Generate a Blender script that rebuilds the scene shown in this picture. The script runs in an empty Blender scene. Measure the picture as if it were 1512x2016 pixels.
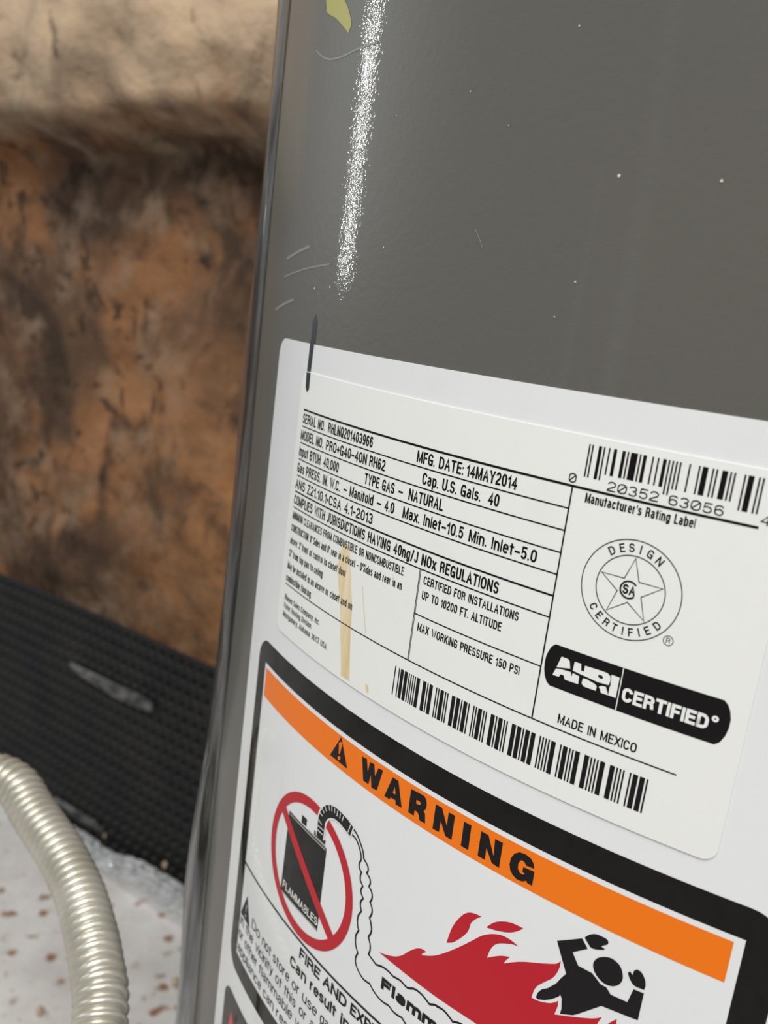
import bpy, bmesh, math, random
from mathutils import Vector, Matrix, noise
from mathutils.geometry import tessellate_polygon
PI = math.pi
scene = bpy.context.scene
col = scene.collection
random.seed(7)

# ------------------------------------------------------------------ camera
CAM = Vector((-0.18896, -0.37426, 0.900))
RIGHT = Vector((0.991181, 0.029895, 0.129095))
UP = Vector((-0.132511, 0.223614, 0.965628))
FWD = Vector((0.0, 0.974219, -0.225603))
FPX = 1719.25
cd = bpy.data.cameras.new('camera')
cd.sensor_fit = 'VERTICAL'
cd.sensor_height = 36.0
cd.sensor_width = 27.0
cd.lens = FPX * 36.0 / 2016.0
cd.clip_start = 0.01
cd.dof.use_dof = True
cd.dof.focus_distance = 0.205
cd.dof.aperture_fstop = 18.0
cam = bpy.data.objects.new('camera', cd)
col.objects.link(cam)
m = Matrix((RIGHT, UP, -FWD)).transposed().to_4x4()
m.translation = CAM
cam.matrix_world = m
scene.camera = cam

# ------------------------------------------------------------------ light
vs = scene.view_settings
vs.view_transform = 'Standard'
vs.look = 'None'
vs.gamma = 1.0
vs.use_curve_mapping = False
vs.exposure = 0.0
world = bpy.data.worlds.new('world')
scene.world = world
world.use_nodes = True
bg = world.node_tree.nodes['Background']
bg.inputs[0].default_value = (0.92, 0.97, 1.0, 1)
bg.inputs[1].default_value = 0.17


def area(name, loc, target, sx, sy, power, color):
    l = bpy.data.lights.new(name, 'AREA')
    l.shape = 'RECTANGLE'
    l.size, l.size_y = sx, sy
    l.energy = power
    l.color = color
    o = bpy.data.objects.new(name, l)
    o.location = loc
    o.rotation_euler = (Vector(target) - Vector(loc)).to_track_quat('-Z', 'Y').to_euler()
    col.objects.link(o)
    return o


# soft ceiling lamp over the utility space, and a tall slit of daylight (door ajar) far to the left
area('ceiling_lamp', (-0.45, -1.15, 2.5), (-0.3, 0.0, 0.7), 1.5, 1.2, 62.0, (1.0, 0.975, 0.93))
area('door_daylight', (-2.80, 1.16, 1.66), (-0.2, -0.14, 1.2), 0.012, 1.36, 16.0, (0.95, 1.0, 1.0))

# ------------------------------------------------------------------ helpers


def tag(o, label=None, cat=None, group=None, kind=None):
    if label: o['label'] = label
    if cat: o['category'] = cat
    if group: o['group'] = group
    if kind: o['kind'] = kind
    return o


def link(name, me, mat=None, parent=None):
    o = bpy.data.objects.new(name, me)
    col.objects.link(o)
    if mat and me is not None: me.materials.append(mat)
    if parent: o.parent = parent
    return o


def from_bm(name, bm, mat, parent=None, smooth=True):
    me = bpy.data.meshes.new(name)
    bm.normal_update()
    bm.to_mesh(me)
    bm.free()
    if smooth:
        for p in me.polygons: p.use_smooth = True
    return link(name, me, mat, parent)


def from_py(name, vs_, fs, mat, parent=None, smooth=True):
    me = bpy.data.meshes.new(name)
    me.from_pydata(vs_, [], fs)
    me.update()
    if smooth:
        for p in me.polygons: p.use_smooth = True
    return link(name, me, mat, parent)


class NT:
    """small wrapper around a node material"""

    def __init__(s, name):
        s.m = bpy.data.materials.new(name)
        s.m.use_nodes = True
        s.t = s.m.node_tree
        s.b = s.t.nodes['Principled BSDF']
        s.out = s.t.nodes['Material Output']

    def n(s, typ, **kw):
        nd = s.t.nodes.new(typ)
        for k, v in kw.items():
            if hasattr(nd, k): setattr(nd, k, v)
            else: nd.inputs[k.replace('_', ' ')].default_value = v
        return nd

    def l(s, a, b):
        s.t.links.new(a, b)

    def coords(s, scale=(1, 1, 1)):
        tc = s.n('ShaderNodeTexCoord')
        mp = s.n('ShaderNodeMapping')
        mp.inputs['Scale'].default_value = scale
        s.l(tc.outputs['Object'], mp.inputs[0])
        return mp.outputs[0]

    def noise(s, vec, scale, detail=4, rough=.55, dist=0):
        nd = s.n('ShaderNodeTexNoise')
        s.l(vec, nd.inputs['Vector'])
        nd.inputs['Scale'].default_value = scale
        nd.inputs['Detail'].default_value = detail
        nd.inputs['Roughness'].default_value = rough
        nd.inputs['Distortion'].default_value = dist
        return nd.outputs[0]

    def ramp(s, fac, stops, interp='LINEAR'):
        r = s.n('ShaderNodeValToRGB')
        e = r.color_ramp
        e.interpolation = interp
        while len(e.elements) < len(stops): e.elements.new(.5)
        for el, (p, c) in zip(e.elements, stops):
            el.position = p
            el.color = tuple(c) + (1,) if len(c) == 3 else c
        s.l(fac, r.inputs[0])
        return r.outputs[0]

    def mix(s, fac, a, b, mode='MIX'):
        r = s.n('ShaderNodeMix', data_type='RGBA', blend_type=mode)
        for v, i in ((fac, 0), (a, 6), (b, 7)):
            if hasattr(v, 'links'): s.l(v, r.inputs[i])
            else: r.inputs[i].default_value = v if i == 0 else (tuple(v) + (1,))
        return r.outputs[2]

    def bump(s, h, strength, dist, target='Normal'):
        b = s.n('ShaderNodeBump')
        b.inputs['Strength'].default_value = strength
        b.inputs['Distance'].default_value = dist
        s.l(h, b.inputs['Height'])
        s.l(b.outputs[0], s.b.inputs[target])

    def set(s, base=None, rough=None, metal=None, coat=None, coat_rough=None, spec=None):
        I = s.b.inputs
        if base is not None:
            if hasattr(base, 'links'): s.l(base, I['Base Color'])
            else: I['Base Color'].default_value = tuple(base) + (1,)
        if rough is not None:
            if hasattr(rough, 'links'): s.l(rough, I['Roughness'])
            else: I['Roughness'].default_value = rough
        if metal is not None: I['Metallic'].default_value = metal
        if coat is not None: I['Coat Weight'].default_value = coat
        if coat_rough is not None: I['Coat Roughness'].default_value = coat_rough
        if spec is not None: I['Specular IOR Level'].default_value = spec
        return s


def plain(name, base, rough=.4, **kw):
    return NT(name).set(base, rough, **kw).m


# ---- materials
def mat_jacket():
    k = NT('grey_enamel')
    v = k.coords()
    a = k.noise(v, 3.0, 3)
    c = k.ramp(a, [(.3, (.102, .099, .089)), (.7, (.122, .117, .105))])
    vs2 = k.coords((30, 30, 1.4))
    st = k.noise(vs2, 1.0, 4)
    c = k.mix(k.ramp(st, [(.62, (0, 0, 0)), (.8, (.16, .16, .16))]), c, (.30, .30, .285))
    k.set(c, .42, coat=.30, coat_rough=.02, spec=.16)
    h = k.noise(v, 420, 3, .6)
    k.bump(h, .12, .0006)
    h2 = k.mix(.12, k.noise(v, 800, 2, .6), k.noise(k.coords((1, 1, .5)), 70, 3, .6))
    k.bump(h2, .052, .0010, 'Coat Normal')
    return k.m


def mat_wall():
    k = NT('stained_rock')
    v = k.coords()
    big = k.noise(v, 3.4, 4, .55, .9)
    c = k.ramp(big, [(.32, (.045, .027, .017)), (.46, (.12, .066, .038)), (.58, (.25, .118, .052)), (.70, (.33, .16, .075))])
    vv = k.coords((1, 1, .6))
    mid = k.noise(vv, 7.5, 4, .6, 1.2)
    c = k.mix(k.ramp(mid, [(.38, (.85, .85, .85)), (.52, (0, 0, 0))]), c, (.045, .027, .017))
    c = k.mix(k.ramp(k.noise(v, 14, 3, .55), [(.50, (0, 0, 0)), (.68, (.6, .6, .6))]), c, (.27, .185, .125))
    fine = k.noise(v, 24, 4, .6, .8)
    c = k.mix(k.ramp(fine, [(.34, (.8, .8, .8)), (.43, (0, 0, 0))]), c, (.028, .018, .012))
    # a broad ochre patch low on the wall
    vm = k.n('ShaderNodeVectorMath', operation='DISTANCE')
    wv = k.n('ShaderNodeMix', data_type='RGBA', blend_type='LINEAR_LIGHT')
    wv.inputs[0].default_value = .09
    k.l(v, wv.inputs[6])
    k.l(k.n('ShaderNodeTexNoise', Scale=6.0).outputs[1], wv.inputs[7])
    k.l(wv.outputs[2], vm.inputs[0])
    vm.inputs[1].default_value = (-.72, -.09, .56)
    och = k.ramp(vm.outputs['Value'], [(.12, (.75, .75, .75)), (.36, (0, 0, 0))])
    c = k.mix(och, c, k.ramp(k.noise(v, 9, 4, .6, .6), [(.36, (.10, .05, .025)), (.46, (.33, .16, .07)), (.6, (.45, .21, .085)), (.7, (.40, .25, .15))]))
    # colour turns paler towards the top, with a ragged lower limit
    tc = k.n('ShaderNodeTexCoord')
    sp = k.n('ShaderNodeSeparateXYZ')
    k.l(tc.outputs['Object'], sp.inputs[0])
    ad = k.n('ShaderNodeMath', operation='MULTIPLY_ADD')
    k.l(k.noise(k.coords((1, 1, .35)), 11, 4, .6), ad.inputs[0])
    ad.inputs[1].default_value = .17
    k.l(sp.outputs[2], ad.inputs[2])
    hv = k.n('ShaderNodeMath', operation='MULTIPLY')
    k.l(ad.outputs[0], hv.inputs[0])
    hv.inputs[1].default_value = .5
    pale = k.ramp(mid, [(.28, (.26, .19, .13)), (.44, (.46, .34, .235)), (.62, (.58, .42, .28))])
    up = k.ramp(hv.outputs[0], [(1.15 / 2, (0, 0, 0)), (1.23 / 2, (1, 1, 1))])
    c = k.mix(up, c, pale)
    c = k.mix(k.ramp(k.noise(v, 20, 3, .5), [(.28, (.8, .8, .8)), (.36, (0, 0, 0))]), c, (.10, .06, .04))
    k.set(c, .85, spec=.25)
    k.bump(k.noise(v, 20, 5, .6), .5, .02)
    return k.m


def mat_floor():
    k = NT('pale_concrete')
    v = k.coords()
    c = k.ramp(k.noise(v, 7, 5, .6), [(.35, (.60, .575, .56)), (.6, (.78, .765, .75))])
    vo = k.n('ShaderNodeTexVoronoi')
    wob = k.noise(v, 40, 3, .6)
    addv = k.n('ShaderNodeMix', data_type='RGBA', blend_type='LINEAR_LIGHT')
    addv.inputs[0].default_value = .012
    k.l(v, addv.inputs[6])
    k.l(wob, addv.inputs[7])
    k.l(addv.outputs[2], vo.inputs['Vector'])
    vo.inputs['Scale'].default_value = 34
    spot = k.ramp(vo.outputs['Distance'], [(.20, (1, 1, 1)), (.34, (0, 0, 0))])
    sel = k.ramp(k.noise(v, 16, 4, .65), [(.47, (0, 0, 0)), (.54, (1, 1, 1))])
    c = k.mix(k.mix(1.0, spot, sel, 'MULTIPLY'), c, (.30, .155, .085))
    f = k.ramp(k.noise(v, 110, 4, .6), [(.62, (0, 0, 0)), (.70, (.75, .75, .75))])
    c = k.mix(f, c, (.30, .21, .15))
    k.set(c, .55)
    k.bump(k.noise(v, 90, 5, .6), .25, .004)
    return k.m


def mat_mat():
    k = NT('black_rubber')
    v = k.coords()
    k.set(k.ramp(k.noise(v, 12, 5, .7), [(.4, (.006, .007, .008)), (.75, (.019, .018, .016))]), .55, spec=.32)
    return k.m


def mat_label(name, base, rough, coat):
    k = NT(name)
    v = k.coords()
    a = k.noise(v, 60, 4, .6)
    c = k.mix(k.ramp(a, [(.55, (0, 0, 0)), (.8, (.25, .25, .25))]), base, tuple(q * .88 for q in base))
    k.set(c, rough, coat=coat, coat_rough=.06)
    k.bump(k.noise(v, 260, 2, .5), .04, .0004)
    return k.m


def mat_stain():
    k = NT('tape_residue')
    v = k.coords()
    c = k.ramp(k.noise(k.coords((260, 260, 14)), 1.0, 5, .7), [(.3, (.62, .47, .22)), (.55, (.74, .63, .42)), (.75, (.77, .75, .69))])
    k.set(c, .5)
    return k.m


def mat_clear(name, haze, rough, bscale, bstr, bdist, tint=(1, 1, 1), hmin=0.0):
    k = NT(name)
    t = k.t
    t.nodes.remove(k.b)
    tr = k.n('ShaderNodeBsdfTransparent')
    tr.inputs[0].default_value = tuple(tint) + (1,)
    gl = k.n('ShaderNodeBsdfGlossy')
    gl.inputs['Roughness'].default_value = rough
    df = k.n('ShaderNodeBsdfDiffuse')
    df.inputs[0].default_value = (.75, .77, .78, 1)
    fr = k.n('ShaderNodeFresnel')
    fr.inputs[0].default_value = 1.42
    b = k.n('ShaderNodeBump')
    b.inputs['Strength'].default_value = bstr
    b.inputs['Distance'].default_value = bdist
    h = k.noise(k.coords(bscale), 1.0, 4, .6, .4)
    k.l(h, b.inputs['Height'])
    for nd in (gl, df, fr): k.l(b.outputs[0], nd.inputs['Normal'])
    m1 = k.n('ShaderNodeMixShader')
    hz = k.ramp(k.noise(k.coords((70, 70, 9)), 1.0, 4, .6), [(.42, (hmin, hmin, hmin)), (.75, (haze, haze, haze))])
    k.l(hz, m1.inputs[0])
    k.l(tr.outputs[0], m1.inputs[1])
    k.l(df.outputs[0], m1.inputs[2])
    m2 = k.n('ShaderNodeMixShader')
    k.l(fr.outputs[0], m2.inputs[0])
    k.l(m1.outputs[0], m2.inputs[1])
    k.l(gl.outputs[0], m2.inputs[2])
    k.l(m2.outputs[0], k.out.inputs[0])
    return k.m


M = dict(
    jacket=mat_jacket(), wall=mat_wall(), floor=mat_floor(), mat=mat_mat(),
    sheet=mat_label('gloss_white_vinyl', (.745, .765, .78), .30, .55),
    sticker=mat_label('white_foil_paper', (.785, .80, .785), .38, .15),
    ink=plain('black_ink', (.006, .005, .006), .34, spec=.2),
    inkw=plain('gloss_black_ink', (.0045, .004, .003), .06, spec=.22),
    orange=plain('orange_ink', (.84, .175, .0), .30, spec=.3),
    red=plain('red_ink', (.47, .004, .016), .30, spec=.3),
    pink=plain('light_red_ink', (.62, .05, .05), .30, spec=.3),
    white=plain('white_print', (.74, .73, .71), .35),
    grey=plain('grey_print', (.30, .30, .29), .35),
    stain=mat_stain(),
    marker=plain('marker_ink', (.012, .013, .020), .35),
    yellow=plain('yellow_paint', (.34, .32, .06), .5),
    fleck=plain('pale_fleck', (.62, .64, .58), .5),
    scratch=plain('pale_scratch', (.19, .187, .165), .5),
    film=mat_clear('clear_film', .32, .10, (46, 46, 5), .5, .004),
    bubble=mat_clear('bubble_film', .9, .10, (160, 160, 160), .5, .003, (.86, .90, .91), .45),
    brass=plain('brass', (.55, .40, .16), .3, metal=1.0),
    dark=plain('dark_steel', (.03, .03, .03), .5),
    crumb=plain('tan_crumb', (.50, .40, .28), .8),
)
hz = NT('champagne_coating')
hz.set(hz.ramp(hz.noise(hz.coords(), 50, 3), [(.4, (.46, .44, .375)), (.65, (.55, .53, .465))]), .30, metal=.5)
M['hose'] = hz.m

# ------------------------------------------------------------------ print outlines in label millimetres
ART={
'w_tri':[(-103.53,111.13),(-107.55,118.42),(-99.48,118.46)],
'w_bang':[(-104.26,113.19),(-103.63,112.55),(-102.91,112.58),(-102.95,113.74),(-103.26,116.03),(-103.82,116.26),(-104.04,114.51)],
'w_dot':[(-104.09,117.6),(-103.93,117.04),(-103.48,116.67),(-102.95,116.69),(-102.78,117.18),(-103.01,117.7),(-103.53,117.94),(-103.93,117.87)],
'w_W':[(-94.21,112.22),(-92.25,112.03),(-91.3,115.24),(-90.97,112.23),(-89.27,112.07),(-88.5,115.05),(-87.58,112.31),(-85.88,112.14),(-87.17,118.38),(-89.24,118.69),(-90.08,115.51),(-90.5,118.37),(-92.63,118.38)],
'w_A':[(-82.26,112.21),(-80.22,112.17),(-77.96,118.44),(-80.08,118.66),(-80.33,117.59),(-82.09,117.75),(-82.38,118.46),(-84.29,118.43)],
'w_Ah':[(-81.13,114.26),(-81.55,116.16),(-80.55,116.16)],
'w_R':[(-75.77,112.14),(-72.77,111.9),(-71.44,111.89),(-70.65,112.47),(-70.3,113.59),(-70.35,114.77),(-70.96,115.63),(-70.41,116.26),(-70,118.57),(-71.89,118.69),(-72.27,117.46),(-72.95,116.93),(-73.77,116.92),(-73.77,118.47),(-75.7,118.44)],
'w_Rh':[(-73.61,113.97),(-72.68,113.93),(-72.19,114.12),(-72.28,114.67),(-72.77,114.92),(-73.63,114.97)],
'w_N1':[(-67.63,112.15),(-65.69,112.15),(-63.64,115.86),(-63.65,112.27),(-61.77,112.19),(-61.75,118.59),(-63.62,118.53),(-65.52,115.56),(-65.6,118.53),(-67.59,118.65)],
'w_I':[(-59.09,112.35),(-56.95,112.33),(-56.81,118.61),(-58.96,118.65)],
'w_N2':[(-54.19,112.34),(-52.19,112.32),(-50.08,116.62),(-50.39,112.41),(-48.3,112.34),(-48.25,118.7),(-50.22,118.51),(-52.21,115.6),(-52.11,118.66),(-54.11,118.66)],
'w_G':[(-39.92,114.51),(-40.22,113.46),(-41.03,112.57),(-42.41,112.19),(-43.92,112.41),(-45.1,113.35),(-45.76,114.8),(-45.86,116.41),(-45.46,117.77),(-44.76,118.51),(-43.65,119.03),(-42.54,118.99),(-41.82,118.67),(-41.3,118.22),(-40.93,118.68),(-39.73,118.66),(-39.74,115.18),(-42.5,115.42),(-42.51,116.64),(-41.82,116.77),(-42.29,117.24),(-43.08,117.17),(-43.7,116.49),(-43.81,115.34),(-43.48,114.28),(-42.98,113.97),(-42.39,114.15),(-41.92,114.74)],
'a_1':[(-41.72,65.25),(-40.16,65.28),(-39.78,65.67),(-39.4,67.12),(-42.4,67.89)],
'a_2':[(-42.5,68.23),(-41.75,68),(-39.15,67.78),(-38.81,68.79),(-38.68,67.84),(-38.21,67.92),(-37.19,68.06),(-37.12,69.79),(-40.12,69.88),(-40.54,69.05),(-41.24,69.07),(-41.55,69.75),(-43,69.79)],
'a_3':[(-38.69,65.33),(-37.26,65.3),(-37,66.71),(-36.39,66.72),(-36.38,65.41),(-32.75,65.27),(-31.44,65.32),(-30.77,65.82),(-30.65,66.81),(-30.85,67.69),(-33.14,67.86),(-38.77,67.35)],
'a_3h':[(-33.29,66.28),(-32.58,66.17),(-32.14,66.6),(-32.57,66.98),(-33.27,66.79)],
'a_4':[(-30.65,65.34),(-28.93,65.39),(-28.94,69.8),(-30.52,69.79),(-30.55,68.1),(-30.43,67.61)],
'a_5':[(-36.34,68.2),(-35.61,68.08),(-33.76,68.45),(-33.19,68.77),(-33.21,69.82),(-35.88,69.83),(-36.42,69.35)],
'a_6':[(-32.75,68.75),(-32.17,68.32),(-31.32,68.23),(-30.99,68.85),(-30.54,69.8),(-32.1,69.86),(-32.37,69.21)],
'm_body':[(-31.94,128.32),(-26.73,124.76),(-25.18,126.49),(-28.17,129.03),(-26.44,131.48),(-23.3,131.5),(-22.28,132.19),(-21.16,133.01),(-19.77,133.12),(-18.69,134.22),(-15.11,134.05),(-14.44,130.44),(-12.3,130.28),(-12.34,136.93),(-20.04,137.85),(-24.68,142.78),(-25.55,143.56),(-28.31,144.93),(-28.21,143.54),(-28.58,141.13),(-29.02,140.41),(-29.41,141.16),(-30.72,142.59),(-32.27,143.82),(-33.76,144.52),(-34.31,144.29),(-34.04,142.96),(-33.36,141.69),(-32.12,140.64),(-30.42,138.38),(-29.55,136.45),(-28.64,134.8)],
'm_head':[(-21.39,126.41),(-20.19,125.99),(-19.06,126.13),(-18.01,126.71),(-17.35,127.77),(-16.97,128.99),(-17.07,130.13),(-17.52,131.1),(-18.46,132),(-19.66,132.41),(-20.79,132.34),(-22.04,131.69),(-22.94,130.75),(-23.37,129.73),(-23.39,128.74),(-22.93,127.67),(-22.25,126.96)],
'm_hand1':[(-26.24,124.27),(-25.65,123.41),(-24.74,122.6),(-23.76,122.19),(-22.32,122.13),(-21.67,122.22),(-21.28,122.63),(-21.32,123.27),(-22.5,124.28),(-22.2,124.56),(-21.73,124.52),(-21.82,124.89),(-23.15,125.54),(-24.23,125.86),(-24.84,125.66)],
'm_hand2':[(-16.19,127.43),(-15.84,126.89),(-15.15,127.38),(-15.1,126.32),(-14.57,125.68),(-13.65,125.86),(-12.69,127.05),(-12.3,128.38),(-12.39,129.47),(-14.44,129.58),(-15.52,128.62)],
'flame':[(-78.85,160.82),(-76.71,160.08),(-74.66,159.13),(-72.9,158.11),(-71.05,156.47),(-69.35,154.26),(-67.42,152.21),(-66.03,151.21),(-64.77,150.87),(-64.1,150.96),(-65.02,152),(-65.34,152.69),(-63.15,151.46),(-61.04,149.95),(-58.3,147.3),(-54.9,143.6),(-51.47,139.52),(-49.62,137.33),(-47.31,135.52),(-44.93,134.42),(-42.66,134.23),(-40.42,134.68),(-41.9,135.03),(-44.59,136.37),(-46.08,137.64),(-47.03,139.61),(-47.49,142.03),(-45.78,140.61),(-43.88,139.28),(-41.93,138.41),(-42.74,139.75),(-43.18,140.86),(-41.33,139.46),(-39.5,138.2),(-37.6,137.12),(-34.28,135.47),(-31.54,133.99),(-30.8,133.28),(-30.33,132.53),(-30.31,134.1),(-30.69,135.83),(-31.43,137.58),(-32.87,139.39),(-34.47,141.51),(-35.02,143),(-35.3,145.09),(-34.22,145),(-33.01,144.72),(-31.19,143.97),(-29.95,143.01),(-29.3,142.23),(-29.15,143.56),(-29.53,145.89),(-25.79,144.13),(-21.8,142.14),(-20.34,141.16),(-19.5,140.38),(-20.21,142.79)],
'flame_r':[(-16.46,139.11),(-17.43,140.33),(-18.16,141.55)],
'flame_b':[(-47.03,160.17),(-59.21,160.67)],
'fl1':[(-58.72,144.89),(-58.37,142.69),(-57.85,140.16),(-56.69,137.28),(-55.24,134.89),(-53.84,133.64),(-52.36,133.09),(-50.62,132.81),(-51.93,134.23),(-52.99,135.93),(-53.2,137.34),(-53.62,138.89),(-55.06,141.29),(-57,143.71)],
'fl2':[(-48.97,134.7),(-47.92,133.24),(-46.83,132.07),(-45.31,131.02),(-43.37,130.16),(-41.57,129.85),(-40,129.77),(-41.32,131.26),(-43.14,132.64),(-45.48,133.7),(-47.3,134.29)],
'bar':[(-131.25,146.14),(-129.34,143.43),(-98.25,166.78),(-100.24,169.33)],
'can':[(-124.73,145.28),(-104.03,145.43),(-103.92,171.65),(-124.92,171.67)],
'can_l1':[(-124.01,145.96),(-104.31,145.98)],
'can_l2':[(-114.27,145.24),(-104.65,144.96)],
'can_l3':[(-124.4,171.82),(-104.09,171.25)],
'can_cap':[(-117.58,142.51),(-114.83,142.47),(-114.86,144.81),(-117.6,144.96)],
'can_noz':[(-110.7,143.32),(-104.96,143.35),(-105.02,144.61),(-110.58,144.78)],
'hose':[(-109.2,143.2),(-109.33,140.61),(-109.31,138.32),(-108.76,136.31),(-107.75,134.42),(-106.22,132.92),(-104.34,131.96),(-102.12,131.47),(-99.31,131.55),(-96.52,131.99),(-94.13,132.81),(-94.86,135.94),(-97.25,135.31),(-99.81,134.76),(-102.05,134.84),(-103.93,135.62),(-105.19,136.72),(-105.94,138.27),(-106.02,140.2),(-106.05,143.99),(-109.26,144.19)],
'halo':[(-109.71,143.5),(-109.9,140.94),(-109.91,138.47),(-109.38,136.37),(-108.23,134.32),(-106.3,132.53),(-104.27,131.52),(-101.94,130.96),(-98.86,131.03),(-96.07,131.55),(-93.55,132.48),(-94.52,136.38),(-97.58,135.68),(-100.14,135.23),(-102.1,135.33),(-103.7,136.05),(-104.58,136.83),(-105.25,138.25),(-105.48,139.88),(-105.5,143.67),(-109.54,144.36)],
'rib0':[(-108.82,136.81),(-107.39,137.03)],
'rib1':[(-108.1,134.99),(-106.87,135.8)],
'rib2':[(-106.99,133.62),(-105.87,134.77)],
'rib3':[(-105.12,132.49),(-104.58,133.76)],
'rib4':[(-103.78,131.84),(-103.62,133.41)],
'rib5':[(-102.48,131.85),(-102.35,133.25)],
'rib6':[(-101.07,131.8),(-101.17,133.51)],
'rib7':[(-99.81,131.83),(-99.91,133.53)],
'rib8':[(-98.41,131.96),(-98.78,133.63)],
'rib9':[(-109.31,139.08),(-107.34,139.65)],
'rib10':[(-109.26,140.95),(-106.19,140.86)],
'rib11':[(-109.17,142.23),(-106.37,142.29)],
'rib12':[(-95.08,132.62),(-95.88,135.44)],
'vapL':[(-94.43,135.17),(-92.8,135.44),(-91.34,136.49),(-90.02,138.33),(-89.59,139.97),(-90.07,141.16),(-90.03,142.15),(-89.54,142.86),(-88.86,143.25),(-89.07,144.39),(-88.91,145.71),(-87.67,146.76),(-88.15,147.97),(-87.97,148.97),(-86.96,149.96),(-87.68,151.34),(-87.59,152.61),(-87.01,153.86),(-87.88,155.66),(-88.02,157.2),(-87.88,157.97),(-87.56,159),(-87.02,159.67),(-87.79,161.64),(-87.74,163.48),(-87.19,164.98),(-86.28,166.23),(-86.82,167.87),(-86.75,169.08),(-86.3,170.02),(-84.98,171.19),(-82.93,172.03),(-80.45,171.71),(-79.11,172.63),(-76.93,173.33),(-75.14,173.48),(-73.1,173.13),(-71.67,173.63),(-70,173.63),(-68.4,173.29),(-66.85,174.22)],
'vapR':[(-94.05,133.35),(-92.18,134.18),(-90.48,135.8),(-89.21,137.45),(-88.64,139.11),(-87.58,139.68),(-86.81,140.21),(-86.5,141.22),(-86.84,142.32),(-85.51,143.01),(-85.11,144.17),(-85.42,145.46),(-84.27,146.25),(-83.81,147.37),(-83.88,148.42),(-84.29,149.38),(-83.38,150.51),(-83.12,151.96),(-83.73,153.77),(-83.03,154.74),(-82.96,155.13),(-82.53,156.07),(-82.54,157.5),(-83.24,159.24),(-82.41,160.48),(-82.02,162.27),(-82.34,163.92),(-81.09,164.3),(-79.29,164.9),(-77.02,164.05),(-74.82,163.84),(-73.06,164.14),(-70.52,163.68),(-68.11,164.11),(-65.81,162.91),(-63.37,162.9),(-60.81,163.87),(-59.25,162.99),(-57.41,162.69),(-58.81,163.03),(-56.65,162.68),(-54.85,163.27),(-53.66,163.92),(-52.46,163.31),(-50.9,162.84)],
'tri2':[(-146.56,190.98),(-151.3,199),(-142.71,197.24)],
'yellow':[(-157.39,-79.58),(-156.51,-77.88),(-156.02,-76.28),(-152.34,-74.61),(-148.95,-73.27),(-145.57,-71.36),(-141.97,-69.2),(-139.88,-67.85),(-138.61,-69.5),(-139.29,-71.05),(-140.57,-72.72),(-142.25,-74.73),(-144.55,-76.65)],
'stain':[(-111.83,59.88),(-112.88,62.59),(-113.33,66.08),(-113.05,68.99),(-111.67,73.05),(-110.03,77.77),(-108.94,83.07),(-107.2,90.04),(-106.15,95.2),(-102.13,95.22),(-103.35,88.49),(-104.42,81.37),(-104.91,75.95),(-106.23,71.22),(-107.47,65.73),(-108.62,61.69),(-109.93,59.88)],
'stain2':[(-95.87,93.12),(-95.42,94.61),(-94.89,95.32),(-94.06,94.78),(-94.59,93.14)],
'stain3':[(-101.94,68.69),(-100.3,74.32),(-98.39,80.23),(-98.08,80.11),(-99.92,74.19),(-101.61,68.59)],
'flecks':[(-47.85,-30.28),(-28.46,-29.65),(-61.67,-57.67),(-87.27,-47.91),(-75.18,-40.34),(-111.96,-45.05),(-53.26,-10.27),(-56.64,-3.11),(-144.04,-3.76),(-134.63,-4.52),(-110.67,-15),(-69.62,10.61),(-14.51,62.23),(-58.29,79.88)],
'scr1':[(-80.29,-19.49),(-79.36,-18.45),(-77.55,-15.87)],
'scr2':[(-161.51,-67.79),(-156.03,-65.21),(-149.81,-63.34),(-142.05,-62.73),(-135.33,-63.01),(-130.17,-63.07),(-123.93,-62.95)],
'scr3':[(-176.81,3.59),(-167.26,1.38),(-159.09,-0.11)],
'scr4':[(-169.77,-11.63),(-160.56,-13.46),(-150.76,-15.07)],
'scr5':[(-170.61,-6.42),(-152.83,-8.81),(-136.09,-10.43)]}
# ------------------------------------------------------------------ setting
# the wall runs along WD and faces WN; its foot lies 0.41 m behind the tank axis
WD = Vector((0.852699, -0.522403, 0))
WN = Vector((-0.522403, -0.852699, 0))
OFF = -0.40844


def wp(s, o, z):
    """point on the wall frame: s along, o out of the floor-edge plane towards the room, z up"""
    return WD * s + WN * (OFF + o) + Vector((0, 0, z))


WALL_M = Matrix((WD, WN, Vector((0, 0, 1)))).transposed().to_4x4()
WALL_M.translation = WN * OFF


def wl(s, o, z):
    return Vector((s, o, z))


def smooth01(x):
    x = max(0., min(1., x))
    return x * x * (3 - 2 * x)


ns, nz = 240, 230
verts, faces = [], []
for j in range(nz + 1):
    z = 2.3 * j / nz
    for i in range(ns + 1):
        s = -2.2 + 3.4 * i / ns
        p3 = Vector((s, z, 0))
        o = -.112 + .020 * noise.fractal(p3 * 4.2, 1.0, 2.0, 4) + .006 * noise.fractal(p3 * 19, 1.0, 2.0, 3)
        zz = z + .03 * noise.noise(p3 * 5) - .012 * (s + .9)
        o += .11 * smooth01((zz - 1.060) / .045) + .05 * smooth01((zz - 1.085) / .12)
        verts.append(wl(s, o, z))
for j in range(nz):
    for i in range(ns):
        a = j * (ns + 1) + i
        faces.append((a, a + 1, a + ns + 2, a + ns + 1))
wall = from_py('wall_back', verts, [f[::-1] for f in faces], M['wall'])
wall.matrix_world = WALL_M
tag(wall, 'rough rust-stained brown stone wall behind the tank', 'wall', kind='structure')

fl = from_py('floor', [(-3, -3, 0), (3, -3, 0), (3, 3, 0), (-3, 3, 0)], [(0, 1, 2, 3)], M['floor'], smooth=False)
tag(fl, 'pale concrete floor with rust spots', 'floor', kind='structure')

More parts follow.
